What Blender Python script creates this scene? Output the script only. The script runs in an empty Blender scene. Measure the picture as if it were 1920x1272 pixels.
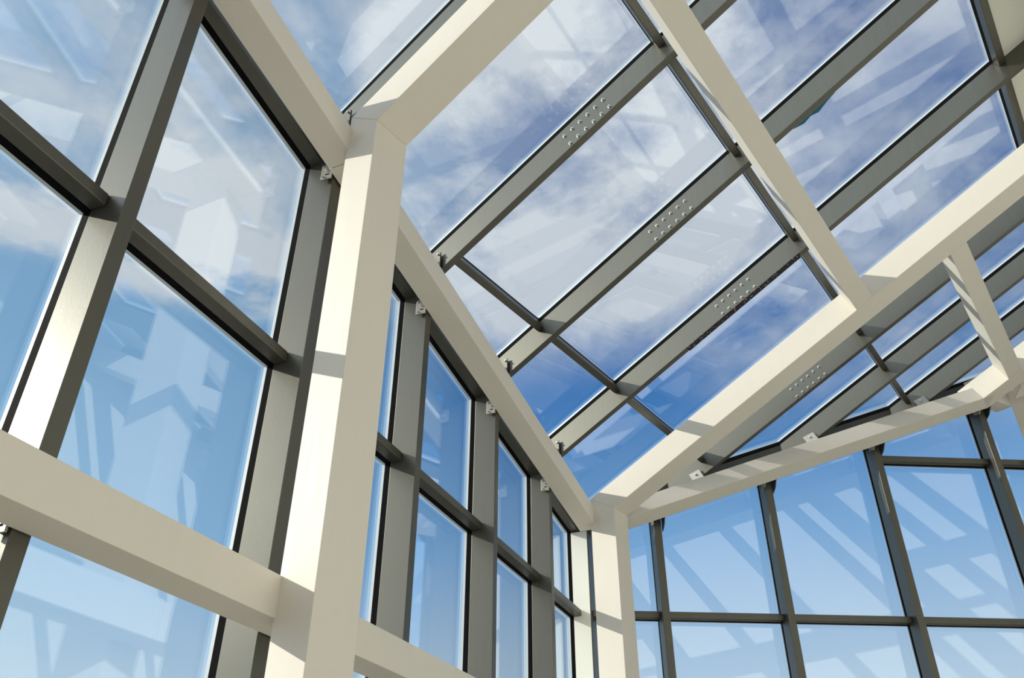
import bpy, bmesh, math, random
from mathutils import Vector, Matrix
random.seed(7)
S = bpy.context.scene
COL = S.collection
R_ = math.radians
EYE = 1.6                      # camera height above the floor (all z below are relative to the camera, then + EYE)

# ------------------------------------------------------------------ camera
cam = bpy.data.cameras.new('camera'); co = bpy.data.objects.new('camera', cam); COL.objects.link(co)
F, YAW, PIT, ROL = 1594.21, R_(21.933), R_(33.904), R_(0.122)
fw = Vector((math.cos(PIT)*math.cos(YAW), math.cos(PIT)*math.sin(YAW), math.sin(PIT)))
rt = fw.cross(Vector((0, 0, 1))).normalized(); up = rt.cross(fw)
r2 = math.cos(ROL)*rt + math.sin(ROL)*up; u2 = -math.sin(ROL)*rt + math.cos(ROL)*up
M = Matrix((r2, u2, -fw)).transposed().to_4x4(); M.translation = Vector((0, 0, EYE))
co.matrix_world = M
cam.sensor_width = 36; cam.lens = F*36/1920; cam.clip_start = .05; cam.clip_end = 2000
S.camera = co
S.view_settings.view_transform = 'Standard'; S.view_settings.look = 'None'
S.view_settings.exposure = 0.0; S.view_settings.gamma = 1; S.view_settings.use_curve_mapping = False

def pixdir(x, y):
    return (r2*((x-960)/F) - u2*((y-636)/F) + fw).normalized()

# ------------------------------------------------------------------ sun and sky
SUN_AZ, SUN_EL = R_(113.0), R_(25.4)
sv = Vector((math.cos(SUN_EL)*math.cos(SUN_AZ), math.cos(SUN_EL)*math.sin(SUN_AZ), math.sin(SUN_EL)))
sl = bpy.data.lights.new('sun', 'SUN'); so = bpy.data.objects.new('sun', sl); COL.objects.link(so)
sl.energy = 4.9; sl.angle = R_(0.55); sl.color = (1.0, .93, .80)
so.rotation_euler = sv.to_track_quat('Z', 'Y').to_euler(); so.location = (0, 0, 30)

W = bpy.data.worlds.new('sky'); S.world = W; W.use_nodes = True
nt = W.node_tree; nt.nodes.clear(); N = nt.nodes; L = nt.links
def mth(tree, op, a, b=None, c=None, clamp=False):
    n = tree.nodes.new('ShaderNodeMath'); n.operation = op; n.use_clamp = clamp
    for i, v in enumerate((a, b, c)):
        if v is None: continue
        if isinstance(v, (int, float)): n.inputs[i].default_value = v
        else: tree.links.new(v, n.inputs[i])
    return n.outputs[0]
def ramp(tree, fac, stops):
    n = tree.nodes.new('ShaderNodeValToRGB'); e = n.color_ramp.elements
    while len(e) < len(stops): e.new(.5)
    for k, (p, c) in enumerate(stops):
        e[k].position = p; e[k].color = (c[0], c[1], c[2], 1) if isinstance(c, tuple) else (c, c, c, 1)
    tree.links.new(fac, n.inputs[0]); return n.outputs[0]
def mixc(tree, fac, a, b, mode='MIX'):
    n = tree.nodes.new('ShaderNodeMix'); n.data_type = 'RGBA'; n.blend_type = mode
    for i, v in ((0, fac), (6, a), (7, b)):
        if isinstance(v, (int, float)): n.inputs[i].default_value = v
        elif isinstance(v, tuple): n.inputs[i].default_value = (v[0], v[1], v[2], 1)
        else: tree.links.new(v, n.inputs[i])
    return n.outputs[2]
tc = N.new('ShaderNodeTexCoord'); D = tc.outputs['Generated']
sep = N.new('ShaderNodeSeparateXYZ'); L.new(D, sep.inputs[0]); Z = sep.outputs[2]
def s2l(c): return tuple(((v/255+.055)/1.055)**2.4 if v/255 > .04045 else v/255/12.92 for v in c)
grad = ramp(nt, Z, [(0.0, s2l((222, 232, 240))), (.14, s2l((205, 226, 244))), (.34, s2l((128, 178, 229))), (.50, s2l((68, 130, 200))),
                    (.66, s2l((50, 106, 176))), (.8, s2l((48, 98, 166))), (1.0, s2l((52, 100, 164)))])
def lobe(d, lo, hi):
    v = N.new('ShaderNodeVectorMath'); v.operation = 'DOT_PRODUCT'; L.new(D, v.inputs[0]); v.inputs[1].default_value = tuple(d)
    m = N.new('ShaderNodeMapRange'); m.interpolation_type = 'SMOOTHSTEP'; L.new(v.outputs['Value'], m.inputs[0])
    m.inputs[1].default_value = math.cos(R_(lo)); m.inputs[2].default_value = math.cos(R_(hi)); return m.outputs[0]
# the light haze on the left (sun side), above the first wall
hz = lobe(pixdir(40, 420), 34, 8)
grad = mixc(nt, mth(nt, 'MULTIPLY', hz, .60), grad, s2l((160, 204, 234)))
hz2 = lobe(Vector((math.cos(R_(135))*.85, math.sin(R_(135))*.85, .5)).normalized(), 62, 12)
grad = mixc(nt, mth(nt, 'MULTIPLY', hz2, 1.0), grad, (1.55, 1.75, 1.95))
def noise(scale, detail, rough, sx=(1, 1, 1), off=(0, 0, 0), dist=0.0, rot=(0, 0, 0)):
    mp = N.new('ShaderNodeMapping'); L.new(D, mp.inputs[0]); mp.inputs[3].default_value = sx; mp.inputs[1].default_value = off; mp.inputs[2].default_value = rot
    n = N.new('ShaderNodeTexNoise'); L.new(mp.outputs[0], n.inputs[0]); n.inputs['Scale'].default_value = scale
    n.inputs['Detail'].default_value = detail; n.inputs['Roughness'].default_value = rough; n.inputs['Distortion'].default_value = dist
    return n.outputs[0]
n1 = noise(4.2, 10, .60, (1, 1.0, 1.7), (.3, .1, .7), .25, (0, 0, R_(30)))
n2 = noise(13.0, 8, .62, (1, 1, 1.4), (2.1, .4, .2), .3)
cl = ramp(nt, mth(nt, 'ADD', mth(nt, 'MULTIPLY', n1, .72), mth(nt, 'MULTIPLY', n2, .28)), [(.385, 0.0), (.60, 1.0)])
mask = mth(nt, 'ADD', mth(nt, 'MULTIPLY', lobe(pixdir(1020, 290), 17, 8), 1.0), mth(nt, 'MULTIPLY', lobe(pixdir(1180, 60), 24, 8), .85))
mask = mth(nt, 'MAXIMUM', mask, mth(nt, 'MULTIPLY', lobe(pixdir(420, 230), 13, 3), 1.1))
mask = mth(nt, 'MAXIMUM', mask, mth(nt, 'MULTIPLY', lobe(pixdir(100, 60), 14, 3), .75))
mask = mth(nt, 'MAXIMUM', mask, mth(nt, 'MULTIPLY', lobe(pixdir(1600, 60), 22, 6), .5))
mask = mth(nt, 'MAXIMUM', mask, mth(nt, 'MULTIPLY', lobe(pixdir(1240, -900), 42, 22), .8))
mask = mth(nt, 'MAXIMUM', mask, mth(nt, 'MULTIPLY', lobe(pixdir(1440, 500), 11, 4), .75))
mask = mth(nt, 'MAXIMUM', mask, mth(nt, 'MULTIPLY', lobe(pixdir(1780, 480), 12, 4), .7))
mask = mth(nt, 'MINIMUM', mask, 1.15)
# low bank of cloud crossing the left windows
zl = mth(nt, 'SUBTRACT', Z, mth(nt, 'MULTIPLY', mth(nt, 'SUBTRACT', n1, .5), .10))
n3 = noise(6.0, 9, .58, (1, 1, 2.6), (.9, .2, .1), .2)
bank = mth(nt, 'MULTIPLY', ramp(nt, mth(nt, 'ABSOLUTE', mth(nt, 'SUBTRACT', zl, .585)), [(.0, 1.0), (.024, .8), (.042, 0.0)]), lobe(pixdir(220, 440), 17, 8))
fac = mth(nt, 'MULTIPLY', cl, mask)
fac = mth(nt, 'ADD', fac, mth(nt, 'MULTIPLY', mth(nt, 'MULTIPLY', mask, mask), .22))
fac = mth(nt, 'ADD', fac, mth(nt, 'MULTIPLY', bank, ramp(nt, n3, [(.44, 0.0), (.56, 1.0)])), clamp=True)
sky = mixc(nt, mth(nt, 'MULTIPLY', fac, .86), grad, s2l((229, 234, 241)))
# ground half of the sphere
below = N.new('ShaderNodeMapRange'); L.new(Z, below.inputs[0]); below.inputs[1].default_value = 0; below.inputs[2].default_value = -.05
sky = mixc(nt, below.outputs[0], sky, (.15, .15, .14))
bg = N.new('ShaderNodeBackground'); L.new(sky, bg.inputs[0]); bg.inputs[1].default_value = 1.0
out = N.new('ShaderNodeOutputWorld'); L.new(bg.outputs[0], out.inputs[0])

# ------------------------------------------------------------------ materials
def mat(name):
    m = bpy.data.materials.new(name); m.use_nodes = True; t = m.node_tree
    return m, t, t.nodes['Principled BSDF']
def coord(t, scale=(1, 1, 1)):
    g = t.nodes.new('ShaderNodeNewGeometry'); mp = t.nodes.new('ShaderNodeMapping'); t.links.new(g.outputs['Position'], mp.inputs[0])
    mp.inputs[3].default_value = scale; return mp.outputs[0]
def nz(t, vec, scale, detail=4, rough=.55):
    n = t.nodes.new('ShaderNodeTexNoise'); t.links.new(vec, n.inputs[0]); n.inputs['Scale'].default_value = scale
    n.inputs['Detail'].default_value = detail; n.inputs['Roughness'].default_value = rough; return n.outputs[0]
def paint(name, c, rough, metal=0.0, var=.06, spec=.5, streak=0.0, bump=.02):
    m, t, b = mat(name)
    n = nz(t, coord(t), 2.3, 5); n_b = nz(t, coord(t, (14, 14, 1.2)), 1.6, 4)
    f = mth(t, 'ADD', mth(t, 'MULTIPLY', n, var), mth(t, 'MULTIPLY', n_b, streak))
    col = mixc(t, f, c, tuple(v*.25 for v in c)); t.links.new(col, b.inputs['Base Color'])
    t.links.new(mth(t, 'ADD', mth(t, 'MULTIPLY', n_b, .12), rough-.06), b.inputs['Roughness'])
    b.inputs['Metallic'].default_value = metal; b.inputs['Specular IOR Level'].default_value = spec
    bp = t.nodes.new('ShaderNodeBump'); bp.inputs['Strength'].default_value = bump; bp.inputs['Distance'].default_value = .01
    t.links.new(nz(t, coord(t), 60, 3), bp.inputs['Height']); t.links.new(bp.outputs[0], b.inputs['Normal'])
    return m
CREAM = paint('cream_painted_steel', (.815, .765, .685), .55, var=.05, spec=.35, streak=.05)
GREY = paint('taupe_metallic_paint', (.155, .150, .128), .42, metal=.80, var=.10, spec=.6, streak=.16)
STEEL = paint('galvanised_steel', (.42, .41, .37), .45, metal=.5, var=.3, spec=.6)
BOLT = paint('bolt_steel', (.62, .62, .60), .3, metal=.7, var=.2)
RUB = paint('black_gasket_rubber', (.006, .006, .007), .75, var=.1, spec=.04)
ALU = paint('white_spacer_aluminium', (.60, .66, .70), .45, metal=.1, var=.1)
WALLP = paint('cream_plaster', (.80, .77, .70), .7, var=.05, spec=.3)
PANEL = paint('cream_ceiling_panel', (.90, .90, .82), .5, var=.03, spec=.4)
FLOOR = paint('pale_floor', (.60, .56, .475), .55, var=.2, spec=.4)
PAVE = paint('dark_paving', (.13, .125, .11), .8, var=.25, spec=.2)
# dark protective film with pale flecks
FILM, t, b = mat('dark_printed_film')
v = coord(t, (30, 30, 30)); nn = nz(t, v, 1.6, 3)
t.links.new(ramp(t, nn, [(.60, (.035, .03, .035)), (.66, (.42, .42, .42))]), b.inputs['Base Color']); b.inputs['Roughness'].default_value = .7; b.inputs['Specular IOR Level'].default_value = .1
TEAL, t, b = mat('teal_film'); b.inputs['Base Color'].default_value = (.0, .10, .16, 1); b.inputs['Roughness'].default_value = .4
# glass
def glass(name, tint, r0, rough=0.0):
    m = bpy.data.materials.new(name); m.use_nodes = True; t = m.node_tree; t.nodes.clear()
    o = t.nodes.new('ShaderNodeOutputMaterial'); mx = t.nodes.new('ShaderNodeMixShader')
    tr = t.nodes.new('ShaderNodeBsdfTransparent'); tr.inputs[0].default_value = (*tint, 1)
    gl = t.nodes.new('ShaderNodeBsdfGlossy'); gl.inputs[0].default_value = (.95, .97, 1, 1); gl.inputs['Roughness'].default_value = rough
    lw = t.nodes.new('ShaderNodeLayerWeight'); lw.inputs[0].default_value = .5
    f5 = mth(t, 'POWER', lw.outputs['Facing'], 4.0)
    f = mth(t, 'ADD', mth(t, 'MULTIPLY', f5, 1-r0), r0, clamp=True)
    t.links.new(f, mx.inputs[0]); t.links.new(tr.outputs[0], mx.inputs[1]); t.links.new(gl.outputs[0], mx.inputs[2])
    t.links.new(mx.outputs[0], o.inputs[0]); return m
GLASS = glass('coated_glass', (.965, .985, .985), .105)

# ------------------------------------------------------------------ frames of reference
SG, TAU = R_(-14.2), R_(25.57)
T = Vector((math.cos(SG), math.sin(SG), 0))                  # level, across the roof
Wd = Vector((math.cos(SG-math.pi/2), math.sin(SG-math.pi/2), 0))   # level, up-slope
Mv = Wd*math.cos(TAU) + Vector((0, 0, math.sin(TAU)))        # up the slope
Nv = T.cross(Mv); Nv = Nv if Nv.z > 0 else -Nv               # roof normal
D0 = 5.168
BE = R_(-64.53)
Bv = Vector((math.cos(BE), math.sin(BE), 0)); NB = Vector((0, 0, 1)).cross(Bv); NB = NB if NB.x > 0 else -NB
UP = Vector((0, 0, 1))
def RP(t, m, h): return T*t + Mv*m + Nv*(D0+h)
def AP(x, y, z): return Vector((x, y, z))
def BP(s, d, z): return Bv*s + NB*d + UP*z
def zroof(x, y, h): return (D0+h - Nv.x*x - Nv.y*y)/Nv.z     # height of the roof-parallel plane h over x, y
def TW(t, w): return T*t + Wd*w

# ------------------------------------------------------------------ object helpers
def bm_new(): return bmesh.new()
def loft(bm, a, b):
    """solid between two matching polygons a and b (lists of Vectors)"""
    va = [bm.verts.new(p) for p in a]; vb = [bm.verts.new(p) for p in b]; n = len(a)
    bm.faces.new(va); bm.faces.new(vb[::-1])
    for i in range(n): bm.faces.new((va[i], vb[i], vb[(i+1) % n], va[(i+1) % n]))
def ring(bm, oa, ia, ob, ib):
    """tube of rectangular section: outer/inner polygon on side a and side b"""
    n = len(oa); V = [[bm.verts.new(p) for p in q] for q in (oa, ia, ob, ib)]
    for i in range(n):
        j = (i+1) % n
        bm.faces.new((V[0][i], V[0][j], V[1][j], V[1][i])); bm.faces.new((V[2][j], V[2][i], V[3][i], V[3][j]))
        bm.faces.new((V[0][j], V[0][i], V[2][i], V[2][j])); bm.faces.new((V[1][i], V[1][j], V[3][j], V[3][i]))
def cyl(bm, p, ax, r, h, seg=10, r1=None):
    ax = ax.normalized(); u = ax.orthogonal().normalized(); v = ax.cross(u); r1 = r if r1 is None else r1
    a = [p + u*(r*math.cos(k*2*math.pi/seg)) + v*(r*math.sin(k*2*math.pi/seg)) for k in range(seg)]
    b = [p + ax*h + u*(r1*math.cos(k*2*math.pi/seg)) + v*(r1*math.sin(k*2*math.pi/seg)) for k in range(seg)]
    loft(bm, a, b)
def dome(bm, p, ax, r, h):
    cyl(bm, p, ax, r*1.35, h*.18, 12); cyl(bm, p+ax.normalized()*h*.18, ax, r, h*.55, 6); cyl(bm, p+ax.normalized()*h*.73, ax, r*.55, h*.3, 8, r*.35)
def obj(name, bm, m, parent=None, bev=0.0, origin=None):
    bmesh.ops.recalc_face_normals(bm, faces=bm.faces)
    c = Vector(); 
    for v in bm.verts: c += v.co
    c /= max(1, len(bm.verts))
    if origin is not None: c = origin
    if parent is not None: c = Vector(parent['_o'])
    for v in bm.verts: v.co -= c
    me = bpy.data.meshes.new(name); bm.to_mesh(me); bm.free(); me.materials.append(m)
    o = bpy.data.objects.new(name, me); COL.objects.link(o)
    if parent is None: o.location = c + UP*EYE; o['_o'] = tuple(c)
    else: o.parent = parent; o['_o'] = tuple(c)
    if bev > 0:
        md = o.modifiers.new('bevel', 'BEVEL'); md.width = bev; md.segments = 2; md.limit_method = 'ANGLE'; md.angle_limit = R_(30)
    return o
def thing(name, loc, label, cat, group=None):
    o = bpy.data.objects.new(name, None); COL.objects.link(o); o.location = loc + UP*EYE; o['_o'] = tuple(loc); o.empty_display_size = .2
    return tag(o, label, cat, group)
def tag(o, label=None, cat=None, group=None, kind=None):
    if label: o['label'] = label
    if cat: o['category'] = cat
    if group: o['group'] = group
    if kind: o['kind'] = kind
    return o

# ------------------------------------------------------------------ the setting
FZ = -EYE
LX = -3.6                      # left end of the room
WB = 1.48                       # opposite wall (w)
def meet_w(w):                 # s on wall B where w reaches the given value, at distance 9.61
    return (w - NB.dot(Wd)*9.61)/Bv.dot(Wd)
sB_end = meet_w(WB)
def solve_left_back():         # point x = LX on the line w = WB
    y = (WB - Wd.x*LX)/Wd.y; return Vector((LX, y, 0))
pLB = solve_left_back(); pBB = BP(sB_end, 9.61, 0); pLA = AP(LX, 2.96, 0)
sc = (2.96 - NB.y*9.61)/Bv.y; pC = BP(sc, 9.61, 0)      # corner of walls A and B (outer glass line)
bm = bm_new(); foot = [pLA, pC, pBB, pLB]
loft(bm, [p+UP*(FZ-.2) for p in foot], [p+UP*FZ for p in foot])
tag(obj('floor', bm, FLOOR), 'pale floor of the glazed hall below the camera', 'floor', kind='structure')
bm = bm_new(); g = 260
loft(bm, [Vector((x, y, FZ-.5)) for x, y in ((-g, -g), (g, -g), (g, g), (-g, g))], [Vector((x, y, FZ-.22)) for x, y in ((-g, -g), (g, -g), (g, g), (-g, g))])
tag(obj('ground', bm, PAVE), 'dark paved ground outside the hall', 'ground', kind='structure')
def wall(name, p, q, label, th=.2):
    d = (q-p).normalized(); nrm = Vector((-d.y, d.x, 0)); mid = (p+q)/2; ctr = (pLA+pC+pBB+pLB)/4
    if (ctr-mid).dot(nrm) > 0: nrm = -nrm
    bm = bm_new()
    a = [p+UP*FZ, q+UP*FZ, q+UP*zroof(q.x, q.y, .60), p+UP*zroof(p.x, p.y, .60)]
    loft(bm, a, [v+nrm*th for v in a]); tag(obj(name, bm, WALLP), label, 'wall', kind='structure')
wall('wall_back', pLB, pBB, 'plain cream wall opposite the glazed wall')
wall('wall_left', pLA, pLB, 'plain cream end wall left of the camera')

# ------------------------------------------------------------------ portal frames (column + sloping rafter, welded at a mitre)
DEP, RH, WID = .262, .285, .29
def portal(t0, wi, label, haunch=False, wend=WB, DEP=DEP):
    org = TW(t0+WID/2, wi-DEP/2) + UP*FZ
    o = thing('portal_frame', org, label, 'steel frame', None)
    zr = lambda w, h: (D0+h - Nv.dot(Wd)*w)/Nv.z
    ex = T*WID
    def pr(name, pts):
        bm = bm_new(); a = [TW(t0, w)+UP*z for w, z in pts]; loft(bm, a, [p+ex for p in a]); obj(name, bm, CREAM, o, .004)
    if not haunch:
        wo = wi-DEP
        pr('column', [(wi, FZ), (wi, zr(wi, 0)), (wo, zr(wo, RH)), (wo, FZ)])
        pr('rafter', [(wi, zr(wi, 0)), (wend, zr(wend, 0)), (wend, zr(wend, RH)), (wo, zr(wo, RH))])
    else:
        pass
    bm = bm_new(); c = TW(t0+WID/2, wi-DEP/2) if not haunch else TW(t0+WID/2, -.28)
    loft(bm, [c+T*a+Wd*b_+UP*FZ for a, b_ in ((-.22, -.22), (.22, -.22), (.22, .22), (-.22, .22))], [c+T*a+Wd*b_+UP*(FZ+.02) for a, b_ in ((-.22, -.22), (.22, -.22), (.22, .22), (-.22, .22))])
    obj('base_plate', bm, STEEL, o)
    return o
portal(2.567, -2.975, 'large cream steel column and rafter nearest the camera, bent at a mitre left of centre')
portal(7.775, -4.28, 'cream steel column and long rafter in the corner where the two glass walls meet', DEP=.303)
zr_ = lambda w, h: (D0+h - Nv.dot(Wd)*w)/Nv.z
bm = bm_new(); a = [TW(11.09, w)+UP*z for w, z in [(-.95, zr_(-.95, .1)), (-.70, zr_(-.70, 0)), (WB, zr_(WB, 0)), (WB, zr_(WB, RH)), (-.95, zr_(-.95, RH))]]
loft(bm, a, [p+T*.29 for p in a]); tag(obj('rafter', bm, CREAM, None, .004), 'cream rafter at the right edge, landing on the end of the striped eave beam', 'steel beam')
bm = bm_new(); w0, w1 = -.452, -.17
loft(bm, [TW(t_, w)+UP*FZ for t_, w in ((11.786, w0), (12.08, w0), (12.08, w1), (11.786, w1))], [TW(t_, w)+UP*(zr_(w, .2)) for t_, w in ((11.786, w0), (12.08, w0), (12.08, w1), (11.786, w1))])
tag(obj('column', bm, CREAM, None, .004), 'cream column cut off by the right edge of the photo, under the short eave beam', 'steel column')
bm = bm_new(); pa, pb = TW(11.10, -.665), TW(11.786, -.452); dn = Vector(((pb-pa).y, -(pb-pa).x, 0)).normalized()
dn = -dn if dn.dot(Wd) > 0 else dn
f = lambda p, z: [p+UP*z, p+dn*.2+UP*z, p+dn*.2+UP*(z+.30), p+UP*(z+.30)]
loft(bm, f(pa, 5.42), f(pb, 5.52)); tag(obj('eave_beam', bm, CREAM, None, .003), 'short cream eave beam turning towards the column at the right edge', 'steel beam')
portal(-2.64, -1.66, 'cream steel column and rafter farthest left, out of the frame')

# ------------------------------------------------------------------ beams
slA = -Nv.x/Nv.z                                          # fall of the roof along wall A
def beamA(name, x0, x1, z0, z1, sl, label, cat='steel beam'):
    f = lambda x, z: z + sl*(x-3.27)
    bm = bm_new()
    a = [AP(x0, 2.495, f(x0, z0)), AP(x0, 2.703, f(x0, z0)), AP(x0, 2.703, f(x0, z1)), AP(x0, 2.495, f(x0, z1))]
    b_ = [AP(x1, 2.495, f(x1, z0)), AP(x1, 2.703, f(x1, z0)), AP(x1, 2.703, f(x1, z1)), AP(x1, 2.495, f(x1, z1))]
    loft(bm, a, b_); tag(obj(name, bm, CREAM, None, .003), label, cat)
beamA('eave_beam', -1.8, 3.38, 4.188, 4.395, slA, 'cream eave beam sloping down to the large column from the top left')
beamA('eave_beam', 3.385, 8.78, 4.188, 4.395, slA, 'cream eave beam over the tall narrow windows between the two columns')
beamA('horizontal_beam', LX, 3.38, 1.115, 1.315, 0, 'level cream beam running from the lower left edge to the large column')
beamA('horizontal_beam', 3.385, 8.78, 1.115, 1.312, 0, 'level cream beam starting behind the large column at the bottom')
# eave beam on wall B, its section square to the roof
EB = (Bv + UP*(-Nv.dot(Bv)/Nv.z)).normalized(); IN = EB.cross(Nv).normalized()
if IN.dot(NB) < 0: IN = -IN
def eB(s, a, h):               # point on wall B eave: s along, a outwards from the inner lower edge, h above
    base = BP(s, 8.975, 0); base.z = zroof(base.x, base.y, 0); return base + IN*a + Nv*h
bm = bm_new()
s0, s1 = 2.05, 6.70
q = lambda s: [eB(s, 0, 0), eB(s, .235, 0), eB(s, .235, .205), eB(s, 0, .205)]
loft(bm, q(1.72), q(s1)); tag(obj('eave_beam', bm, CREAM, None, .003), 'cream eave beam striped with shadows above the right-hand glass wall', 'steel beam')
bm = bm_new(); loft(bm, q(s1+.42), q(sB_end-.75)); tag(obj('eave_beam', bm, CREAM, None, .003), 'cream eave beam beyond the frame at the right edge', 'steel beam')
# purlins
def purlin(ta, tb, m0, m1, label):
    bm = bm_new(); f = lambda t: [RP(t, m0, .0), RP(t, m1, .0), RP(t, m1, .27), RP(t, m0, .27)]
    loft(bm, f(ta), f(tb)); tag(obj('purlin', bm, CREAM, None, .003), label, 'steel beam')
purlin(2.86, 7.772, 1.022, 1.216, 'long cream purlin crossing from the top edge down to the corner rafter')
purlin(8.068, 11.087, 2.088, 2.284, 'short cream purlin with striped shadows at the right of the corner rafter')
purlin(-2.34, 2.56, 2.088, 2.284, 'cream purlin overhead behind the large column, above the photo')

# ------------------------------------------------------------------ roof glazing
HB, HT = .39, .635            # mullion depth range
MW = .065
tR = [-3.01, -1.56, -.13, 1.30, 2.73, 4.155, 5.585, 7.01, 8.44, 9.085, 10.06, 11.08, 12.1, 13.1, 14.1]
def eaveA_m(t, h, y):         # m where the roof point (t, ., h) reaches y
    P0 = RP(t, 0, h); return (y - P0.y)/Mv.y
def eaveB_m(t, h, d):
    P0 = RP(t, 0, h); return (d - P0.dot(NB))/Mv.dot(NB)
M_END = (WB - RP(0, 0, .5).dot(Wd))/Mv.dot(Wd)
def m_start(t, h, ya=2.93, db=9.62):
    return max(eaveA_m(t, h, ya), eaveB_m(t, h, db))
POS = {4: 'over the large column', 5: 'first', 6: 'second', 7: 'third', 8: 'over the corner rafter', 9: 'fourth', 10: 'fifth', 11: 'sixth'}
LBL = {0: 'grey roof mullion farthest left, out of the photo', 1: 'grey roof mullion second from the left end of the hall',
       2: 'grey roof mullion left of the photo, third from the end wall', 3: 'grey roof mullion just left of the large frame, above the photo',
       4: 'grey roof mullion lying over the near cream rafter at upper left',
       5: 'bolted grey roof mullion nearest the large column, topmost of the four with bolts',
       6: 'bolted grey roof mullion second down, crossing the middle of the roof',
       7: 'bolted grey roof mullion third down, with torn dark film along its edge',
       8: 'grey roof mullion hidden behind the corner rafter',
       9: 'bolted grey roof mullion just below the corner rafter at right',
       10: 'grey roof mullion second below the corner rafter',
       11: 'grey roof mullion third below the corner rafter, meeting the eave beam near its right end',
       12: 'grey roof mullion fourth below the corner rafter, at the right edge',
       13: 'grey roof mullion fifth below the corner rafter, beyond the right edge', 14: 'grey roof mullion last before the far end wall'}
for i, tr in enumerate(tR):
    t0, t1 = tr-MW, tr
    def ends(h): return [(t0, m_start(t0, h)), (t1, m_start(t1, h))]
    lo, hi = ends(HB), ends(HT)
    if lo[0][1] > M_END-.3: continue
    org = RP(tr-MW/2, lo[0][1], HB)
    o = thing('roof_mullion', org, LBL[i], 'roof mullion')
    bm = bm_new()
    a = [RP(t0, lo[0][1], HB), RP(t1, lo[1][1], HB), RP(t1, hi[1][1], HT), RP(t0, hi[0][1], HT)]
    me = M_END
    b_ = [RP(t0, me, HB), RP(t1, me, HB), RP(t1, me, HT), RP(t0, me, HT)]
    loft(bm, a, b_); obj('bar', bm, GREY, o, .003)
    if i in (5, 6, 7, 9):
        for k in range(6):
            for hh, m0 in ((.553, .001), (.428, -.001)):
                bm = bm_new(); dome(bm, RP(t0, m0+.082*k, hh), -T, .0115, .018); obj('bolt', bm, BOLT, o)
    # end bracket: plate on the web, standing on the eave beam
    if i in (5, 6, 7, 4):
        w0 = (2.585 - t0*T.y)/Wd.y - .03; zt = (D0+.53-Nv.dot(Wd)*w0)/Nv.z - .085     # over the top of the eave beam
        bm = bm_new()
        pts = [(w0-.09, zt-.13), (w0+.03, zt-.13), (w0+.03, zt+.095), (w0-.09, zt+.09)]
        a = [TW(t0-.030, w)+UP*z for w, z in pts]; loft(bm, a, [p+T*.012 for p in a]); br = obj('bracket', bm, GREY, o, .001)
        for ww, zz in ((w0+.012, zt+.07), (w0-.05, zt+.02)):
            bm = bm_new(); cyl(bm, TW(t0-.030, ww)+UP*zz, -T, .009, .02, 6); obj('bolt', bm, BOLT, br)
    if i in (9, 10, 11):
        m0 = eaveB_m(t0, .42, 9.36)
        bm = bm_new(); pts = [(m0-.07, .36), (m0+.07, .29), (m0+.07, .47), (m0-.07, .50)]
        a = [RP(t0-.030, m_, h) for m_, h in pts]; loft(bm, a, [p+T*.012 for p in a]); br = obj('bracket', bm, STEEL, o, .001)
        bm = bm_new(); cyl(bm, RP(t0-.030, m0, .44), -T, .012, .02, 6); obj('bolt', bm, BOLT, br)
    if i == 7:
        bm = bm_new(); f = lambda m_, e: [RP(t0-.002, m_, HB-.003-e), RP(t1+.004, m_, HB-.003-e), RP(t1+.004, m_, HB-.001), RP(t0-.002, m_, HB-.001)]
        ms = [-.50+.045*k for k in range(33)]
        for a0, a1 in zip(ms, ms[1:]):
            e0 = .002; loft(bm, f(a0, e0), f(a1, e0))
        tag(obj('protective_film', bm, FILM, o), 'torn dark film with pale flecks')
    if i == 6:
        bm = bm_new()
        pr = [(1.50, .0), (1.60, .030), (1.68, .016), (1.75, .040), (1.86, .012), (1.95, .0)]
        top = [RP(t1+.001, m_, HB+.001) for m_, e in pr]; bot = [RP(t1+.003+e*.9, m_, HB-.001-e*.3) for m_, e in pr]
        for k in range(len(pr)-1):
            q4 = [top[k], top[k+1], bot[k+1], bot[k]]; loft(bm, q4, [p+Nv*.002+T*.001 for p in q4])
        tag(obj('film_scrap', bm, TEAL, o), 'torn teal film scrap')
# roof transoms
def tband(ta, tb, m0, m1, label, h0=.54, skipmask=None):
    bm = bm_new(); f = lambda t: [RP(t, m0, h0), RP(t, m1, h0), RP(t, m1, HT), RP(t, m0, HT)]
    loft(bm, f(ta), f(tb)); tag(obj('roof_transom', bm, GREY, None, .008), label, 'roof transom')
BAY = {3: 'left of the near rafter', 4: 'between the near rafter and the first bolted roof mullion', 5: 'between the first and second bolted roof mullions',
       6: 'between the second and third bolted roof mullions', 7: 'between the third bolted roof mullion and the corner rafter',
       8: 'between the corner rafter and the bolted mullion below it', 9: 'in the first bay below the corner rafter bolts',
       10: 'in the second bay below the corner rafter bolts', 11: 'in the third bay below the corner rafter bolts', 12: 'in the bay at the right edge'}
TM = [(-1.392, -1.322, 'lower'), (.985, 1.055, 'middle'), (3.44, 3.51, 'upper')]
for i in range(len(tR)-1):
    ta, tb = tR[i], tR[i+1]-MW
    for m0, m1, nm in TM:
        if max(m_start(ta, .55), m_start(tb, .55)) > m0-.12: continue
        tband(ta, tb, m0, m1, 'short grey %s roof transom %s' % (nm, BAY.get(i, 'in bay %s from the left end of the roof' % ['one', 'two', 'three'][min(i, 2)])))

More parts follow.
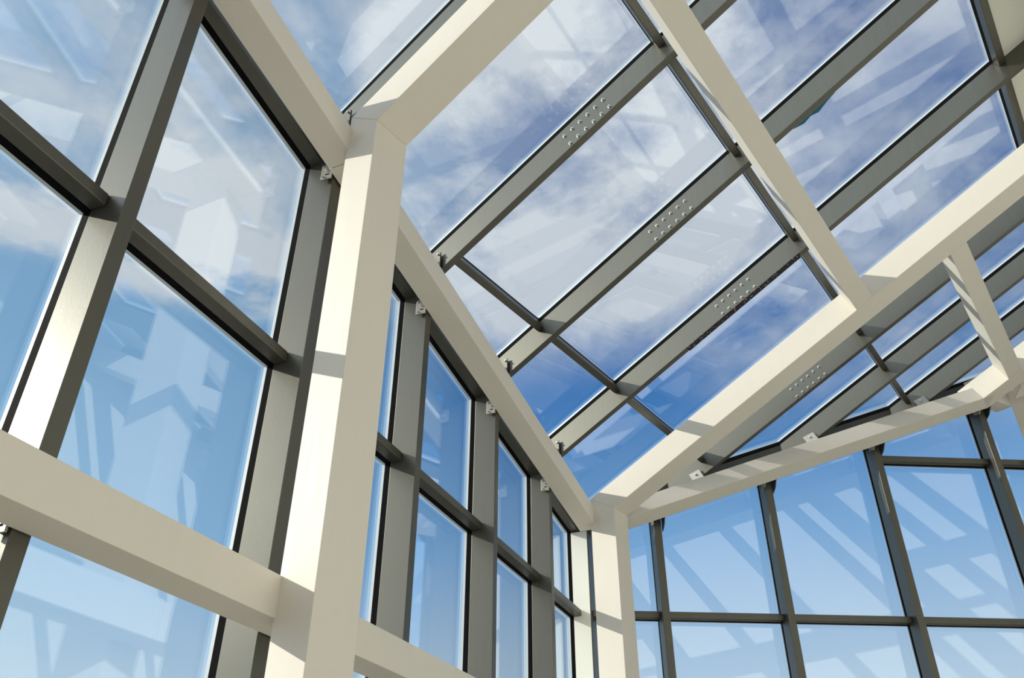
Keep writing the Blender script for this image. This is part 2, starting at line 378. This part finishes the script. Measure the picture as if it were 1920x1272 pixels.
# panes: polygon in a local 2D frame, given by a function P(u, v, depth)
def clip(poly, a, b, c):      # keep a*u+b*v <= c
    out_ = []
    for k in range(len(poly)):
        p, q_ = poly[k], poly[(k+1) % len(poly)]; fp = a*p[0]+b*p[1]-c; fq = a*q_[0]+b*q_[1]-c
        if fp <= 1e-9: out_.append(p)
        if (fp < -1e-9 and fq > 1e-9) or (fp > 1e-9 and fq < -1e-9):
            k_ = fp/(fp-fq); out_.append((p[0]+k_*(q_[0]-p[0]), p[1]+k_*(q_[1]-p[1])))
    res = []
    for p in out_:
        if not res or (abs(p[0]-res[-1][0])+abs(p[1]-res[-1][1])) > 1e-4: res.append(p)
    if len(res) > 1 and (abs(res[0][0]-res[-1][0])+abs(res[0][1]-res[-1][1])) < 1e-4: res.pop()
    return res
def offset(poly, d):          # grow a convex polygon by d
    n = len(poly); A = sum(poly[i][0]*poly[(i+1) % n][1]-poly[(i+1) % n][0]*poly[i][1] for i in range(n))
    sg = 1 if A > 0 else -1; Ls = []
    for i in range(n):
        p, q_ = poly[i], poly[(i+1) % n]; dx, dy = q_[0]-p[0], q_[1]-p[1]; l = math.hypot(dx, dy)
        nx, ny = sg*dy/l, -sg*dx/l; Ls.append((nx, ny, nx*p[0]+ny*p[1]+d))
    res = []
    for i in range(n):
        a1, b1, c1 = Ls[i-1]; a2, b2, c2 = Ls[i]; de = a1*b2-a2*b1
        res.append(((c1*b2-c2*b1)/de, (a1*c2-a2*c1)/de))
    return res
win = [0]
def pane(poly, P, d0, label, g1=.044, g2=.022, gt=.010):
    """clear opening poly; gasket and spacer ring behind it, glass outermost"""
    win[0] += 1
    po = offset(poly, .028); c = P(sum(p[0] for p in poly)/len(poly), sum(p[1] for p in poly)/len(poly), d0)
    o = thing('window_%d' % win[0], c, label, 'window'); o['kind'] = 'structure'
    for nm, m_, a, b_, ins in (('gasket', RUB, d0, d0+g1, 0), ('spacer', ALU, d0+g1, d0+g1+g2, .0)):
        bm = bm_new(); pi = poly if ins == 0 else offset(poly, ins)
        ring(bm, [P(u, v_, a) for u, v_ in po], [P(u, v_, a) for u, v_ in pi], [P(u, v_, b_) for u, v_ in po], [P(u, v_, b_) for u, v_ in pi])
        obj(nm, bm, m_, o)
    bm = bm_new(); d1 = d0+g1+g2
    loft(bm, [P(u, v_, d1) for u, v_ in po], [P(u, v_, d1+gt) for u, v_ in po]); obj('glass', bm, GLASS, o)
# roof panes
mrow = [-9] + [x for a in TM for x in a[:2]] + [M_END]
rows = [(-9, TM[0][0], 'lowest'), (TM[0][1], TM[1][0], 'middle'), (TM[1][1], TM[2][0], 'upper')]
for i in range(len(tR)-1):
    ta, tb = tR[i], tR[i+1]-MW
    # eave limit lines in (t, m)
    def line(fn, *a):
        mA, mB = fn(ta, .65, *a), fn(tb, .65, *a); k = (mB-mA)/(tb-ta); return (k, -1, -(mA - k*ta))     # m >= mA + k (t-ta)
    for m0, m1, nm in rows:
        poly = [(ta, m0), (tb, m0), (tb, m1), (ta, m1)]
        has = max(m_start(ta, .55), m_start(tb, .55)) <= m0-.12
        if m0 > -9 and not has and m0 < 3: # transom below missing: pane reaches down to the eave
            poly = [(ta, -9), (tb, -9), (tb, m1), (ta, m1)]
        if m1 < 2 and max(m_start(ta, .55), m_start(tb, .55)) > m1-.12: continue
        for fn, a in ((eaveA_m, 2.93), (eaveB_m, 9.62)):
            poly = clip(poly, *line(fn, a))
        if len(poly) < 3: continue
        xs = [p[1] for p in poly]
        if max(xs)-min(xs) < .1: continue
        pane(poly, RP, HT, '%s roof window pane %s' % (nm, BAY.get(i, 'in bay %s from the left end of the roof' % ['one', 'two', 'three'][min(i, 2)])))
    # opaque ceiling panel above the last transom
    lo_m = max(3.51, m_start(ta, .65), m_start(tb, .65))
    if lo_m < M_END-.2:
        bm = bm_new(); a = [RP(ta-.02, lo_m, .60), RP(tb+.02, lo_m, .60), RP(tb+.02, M_END, .60), RP(ta-.02, M_END, .60)]
        loft(bm, a, [p+Nv*.06 for p in a])
        tag(obj('ceiling_panel', bm, PANEL), 'cream opaque roof panel %s' % BAY.get(i, 'in bay %s from the left end' % ['one', 'two', 'three'][min(i, 2)]), 'ceiling panel')
    elif False: pass

# ------------------------------------------------------------------ wall A glazing
XA = [(-2.24, .085), (-.80, .085), (.645, .085), (2.09, .086), (3.575, .125), (4.976, .083), (6.415, .08), (7.865, .08), (9.30, .20)]
LA = ['grey wall mullion at the far left end of the left glass wall', 'grey wall mullion second from the left end, out of the photo',
      'grey wall mullion just outside the left edge of the photo', 'broad grey wall mullion rising from lower left to the top edge',
      'grey wall mullion directly behind the large cream column on its left',
      'grey wall mullion just right of the large column', 'grey wall mullion second right of the large column',
      'grey wall mullion third right of the large column', 'grey wall mullion in the corner beside the far column']
YF, YB, YT = 2.712, 2.92, 2.828
zA = lambda x: 4.345 + slA*(x-3.45)
for i, ((xr, wd), lb) in enumerate(zip(XA, LA)):
    x0, x1 = xr-wd, xr
    o = thing('wall_mullion', AP((x0+x1)/2, (YF+YB)/2, FZ), lb, 'wall mullion')
    bm = bm_new(); top = lambda x, y: zroof(x, y, HB-.01)
    c4 = [(x0, YF), (x1, YF), (x1, YB), (x0, YB)]
    loft(bm, [AP(x, y, FZ) for x, y in c4], [AP(x, y, top(x, y)) for x, y in c4]); obj('bar', bm, GREY, o, .003)
    def bracket(zb, up_):
        bm = bm_new()
        a = [AP(x0-.030, 2.706, zb-.035), AP(x0-.030, 2.793, zb-.03), AP(x0-.030, 2.793, zb+.105), AP(x0-.030, 2.706, zb+.105)]
        if up_ < 0: a = [AP(x0-.030, 2.706, zb-.02), AP(x0-.030, 2.79, zb-.02), AP(x0-.030, 2.79, zb+.14), AP(x0-.030, 2.706, zb+.14)]
        loft(bm, a, [p+AP(.011, 0, 0) for p in a]); br = obj('bracket', bm, STEEL, o, .001)
        for yy, zz in ((2.775, zb-.01), (2.775, zb+.08)):
            bm = bm_new(); cyl(bm, AP(x0-.030, yy, zz), AP(-1, 0, 0), .0075, .012, 6); obj('bolt', bm, BOLT, br)
        bm = bm_new(); cyl(bm, AP(x0-.030, 2.742, zb+.045), AP(-1, 0, 0), .0145, .006, 12); cyl(bm, AP(x0-.036, 2.742, zb+.045), AP(-1, 0, 0), .010, .02, 6)
        obj('bolt', bm, BOLT, br)
        bm = bm_new()
        loft(bm, [AP(x0-.0305, 2.725, zb+.004), AP(x0-.0305, 2.757, zb+.004), AP(x0-.0305, 2.757, zb+.012), AP(x0-.0305, 2.725, zb+.012)], [AP(x0-.032, 2.725, zb+.004), AP(x0-.032, 2.757, zb+.004), AP(x0-.032, 2.757, zb+.012), AP(x0-.032, 2.725, zb+.012)])
        obj('slot', bm, RUB, br)
        bm = bm_new(); loft(bm, [AP(x0-.0195, 2.73, zb-.0), AP(x0-.0195, 2.78, zb-.0), AP(x0-.0195, 2.78, zb+.09), AP(x0-.0195, 2.73, zb+.09)], [AP(x0, 2.73, zb-.0), AP(x0, 2.78, zb-.0), AP(x0, 2.78, zb+.09), AP(x0, 2.73, zb+.09)])
        obj('packer', bm, STEEL, br)
    if i == 8:
        bm = bm_new(); c4 = [(x0-.008, YF+.012), (x0-.001, YF+.012), (x0-.001, YB-.004), (x0-.008, YB-.004)]
        loft(bm, [AP(x, y, FZ) for x, y in c4], [AP(x, y, zA(x)-.02) for x, y in c4]); tag(obj('cover_plate', bm, PANEL, o), 'pale cover plate on the side of the mullion')
    if i < 8: bracket(4.188+slA*(x0-3.27), 1)
    if i in (2, 3): bracket(1.115, -1)
bayA = ['at its left end', 'next to its left end', 'third from its left end', 'left of the broad mullion',
        'between broad mullion and large column', 'behind the large column', 'in the first full bay right of the column', 'in the second full bay right of the column', 'beside the far corner column']
ZT = [(-1.34, -1.27), (.0, .07), (2.695, 2.765)]
for i in range(len(XA)-1):
    xa, xb = XA[i][0], XA[i+1][0]-XA[i+1][1]
    bn = bayA[i+1]
    for (z0, z1), nm in zip(ZT, ('bottom', 'lower', 'upper')):
        bm = bm_new(); f = lambda x: [AP(x, YT, z0), AP(x, YB, z0), AP(x, YB, z1), AP(x, YT, z1)]
        loft(bm, f(xa), f(xb)); tag(obj('wall_transom', bm, GREY, None, .008), '%s grey wall transom %s' % (nm, bn), 'wall transom')
    bm = bm_new(); f = lambda x: [AP(x, YT, zA(x)), AP(x, YB, zA(x)), AP(x, YB, zroof(x, YB, .63)), AP(x, YT, zroof(x, YT, .63))]
    loft(bm, f(xa), f(xb)); tag(obj('head_rail', bm, GREY, None, .003), 'grey sloping head rail %s' % bn, 'head rail')
    zs = [FZ+.02, ZT[0][0]], [ZT[0][1], ZT[1][0]], [ZT[1][1], ZT[2][0]]
    for (z0, z1), nm in zip(zs, ('knee-high', 'lower', 'tall')):
        pane([(xa, z0), (xb, z0), (xb, z1), (xa, z1)], lambda u, v_, d: AP(u, d, v_), YB, '%s window pane in the left glass wall %s' % (nm, bn))
    pane([(xa, ZT[2][1]), (xb, ZT[2][1]), (xb, zA(xb)), (xa, zA(xa))], lambda u, v_, d: AP(u, d, v_), YB, 'top window pane with sloping head %s' % bn)

# ------------------------------------------------------------------ wall B glazing
SB = [1.46, 2.333, 3.743, 5.218, 6.765, 8.25, 9.70]
DF, DBk, DT = 9.35, 9.555, 9.465
LBm = ['grey wall mullion hidden behind the corner column', 'dark wall mullion nearest the corner column in the right glass wall', 'dark wall mullion second from the corner column in the right glass wall',
       'dark wall mullion third from the corner column, under the middle of the striped eave beam', 'dark wall mullion fourth from the corner column, at the right edge of the photo',
       'dark wall mullion fifth from the corner column, beyond the right edge', 'dark wall mullion sixth from the corner column', 'dark wall mullion seventh from the corner column', 'dark wall mullion last in the right glass wall']
def zB(s): p = BP(s, 9.5, 0); return zroof(p.x, p.y, .24)
for i, s in enumerate(SB):
    if i == 0: continue                                   # the corner post of the left wall stands here
    s0, s1 = s-.085, s
    o = thing('wall_mullion', BP(s-.04, (DF+DBk)/2, FZ), LBm[i], 'wall mullion')
    bm = bm_new(); c4 = [BP(s0, DF, 0), BP(s1, DF, 0), BP(s1, DBk, 0), BP(s0, DBk, 0)]
    loft(bm, [p+UP*FZ for p in c4], [p+UP*zroof(p.x, p.y, HB-.01) for p in c4]); obj('bar', bm, GREY, o, .003)
    if i in (1, 2, 3, 4, 5):
        be = eB(s, .235, 0); zb = be.z
        for sd in (-1, 1):
            sp = s0-.028 if sd < 0 else s1+.016
            bm = bm_new(); a = [BP(sp, DF-.13, zb+.02), BP(sp, DF-.05, zb-.06), BP(sp, DF+.05, zb-.10 if sd > 0 else zb-.03), BP(sp, DF+.05, zb+.16), BP(sp, DF-.13, zb+.16)]
            loft(bm, a, [p+Bv*.012 for p in a]); br = obj('bracket', bm, STEEL if sd < 0 else GREY, o, .001)
            for dd, zz in ((-.02, -.02), (.025, .0), (.0, .09)):
                bm = bm_new(); cyl(bm, BP(sp+(0 if sd < 0 else .012), DF+dd, zb+zz), Bv*sd, .008, .022, 6); obj('bolt', bm, BOLT, br)
bayB = ['beside the corner column', 'in its second bay', 'in its third bay',
        'in its fourth bay', 'at the right edge', 'beyond the right edge', 'at the far end']
ZTB = [(-1.34, -1.27), (.0, .07), (2.705, 2.778), (4.725, 4.80)]
for i in range(len(SB)-1):
    sa, sb = SB[i], SB[i+1]-.085; bn = bayB[i]
    zt = [z for z in ZTB if z[1] < min(zB(sa), zB(sb))-.15]
    Pb = lambda u, v_, d: BP(u, d, v_)
    for k, (z0, z1) in enumerate(zt):
        bm = bm_new(); f = lambda s: [BP(s, DT, z0), BP(s, DBk, z0), BP(s, DBk, z1), BP(s, DT, z1)]
        loft(bm, f(sa), f(sb)); tag(obj('wall_transom', bm, GREY, None, .008), '%s dark transom, right glass wall %s' % (['floor-level', 'low', 'level', 'high'][k], bn), 'wall transom')
    lo = FZ+.02
    for k, (z0, z1) in enumerate(zt):
        pane([(sa, lo), (sb, lo), (sb, z0), (sa, z0)], Pb, DBk, '%s window pane of the right glass wall %s' % (['floor-level', 'low', 'mid-height', 'upper'][k], bn)); lo = z1
    pane([(sa, lo), (sb, lo), (sb, zB(sb)), (sa, zB(sa))], Pb, DBk, 'topmost window pane of the right glass wall %s' % bn)
    bm = bm_new()
    def hd(s):
        pts = [BP(s, DT, zB(s)), BP(s, 9.70, zB(s))]
        a = BP(s, 9.70, 0); b_ = BP(s, 9.622, 0); za = zroof(a.x, a.y, .63); zb_ = zroof(b_.x, b_.y, .63)
        return [BP(s, DT, zB(s)), BP(s, 9.70, zB(s)), BP(s, 9.70, za), BP(s, 9.622, zb_), BP(s, 9.622, zB(s)+.06), BP(s, DT, zB(s)+.06)]
    loft(bm, hd(SB[i]+.001), hd(SB[i+1]-.001)); tag(obj('head_rail', bm, GREY, None, .002), 'dark head rail of the right glass wall %s' % bn, 'head rail')
# strip of wall beyond the last bay
wall('wall_right', BP(SB[-1], 9.57, 0), BP(sB_end, 9.57, 0), 'narrow plain wall at the far end of the right glass wall', .1)

for o in bpy.data.objects:
    if '_o' in o: del o['_o']
GROUPS = {'wall_mullion': 'mullions of the glass walls', 'wall_transom': 'transoms of the glass walls', 'roof_mullion': 'mullions of the glass roof',
          'roof_transom': 'transoms of the glass roof', 'head_rail': 'head rails along the eaves', 'ceiling_panel': 'opaque roof panels',
          'purlin': 'cream purlins between the rafters', 'eave_beam': 'cream eave beams', 'horizontal_beam': 'level cream beams of the left wall',
          'portal_frame': 'cream portal frames'}
for o in bpy.data.objects:
    if o.parent is None and o.name.split('.')[0] in GROUPS: o['group'] = GROUPS[o.name.split('.')[0]]
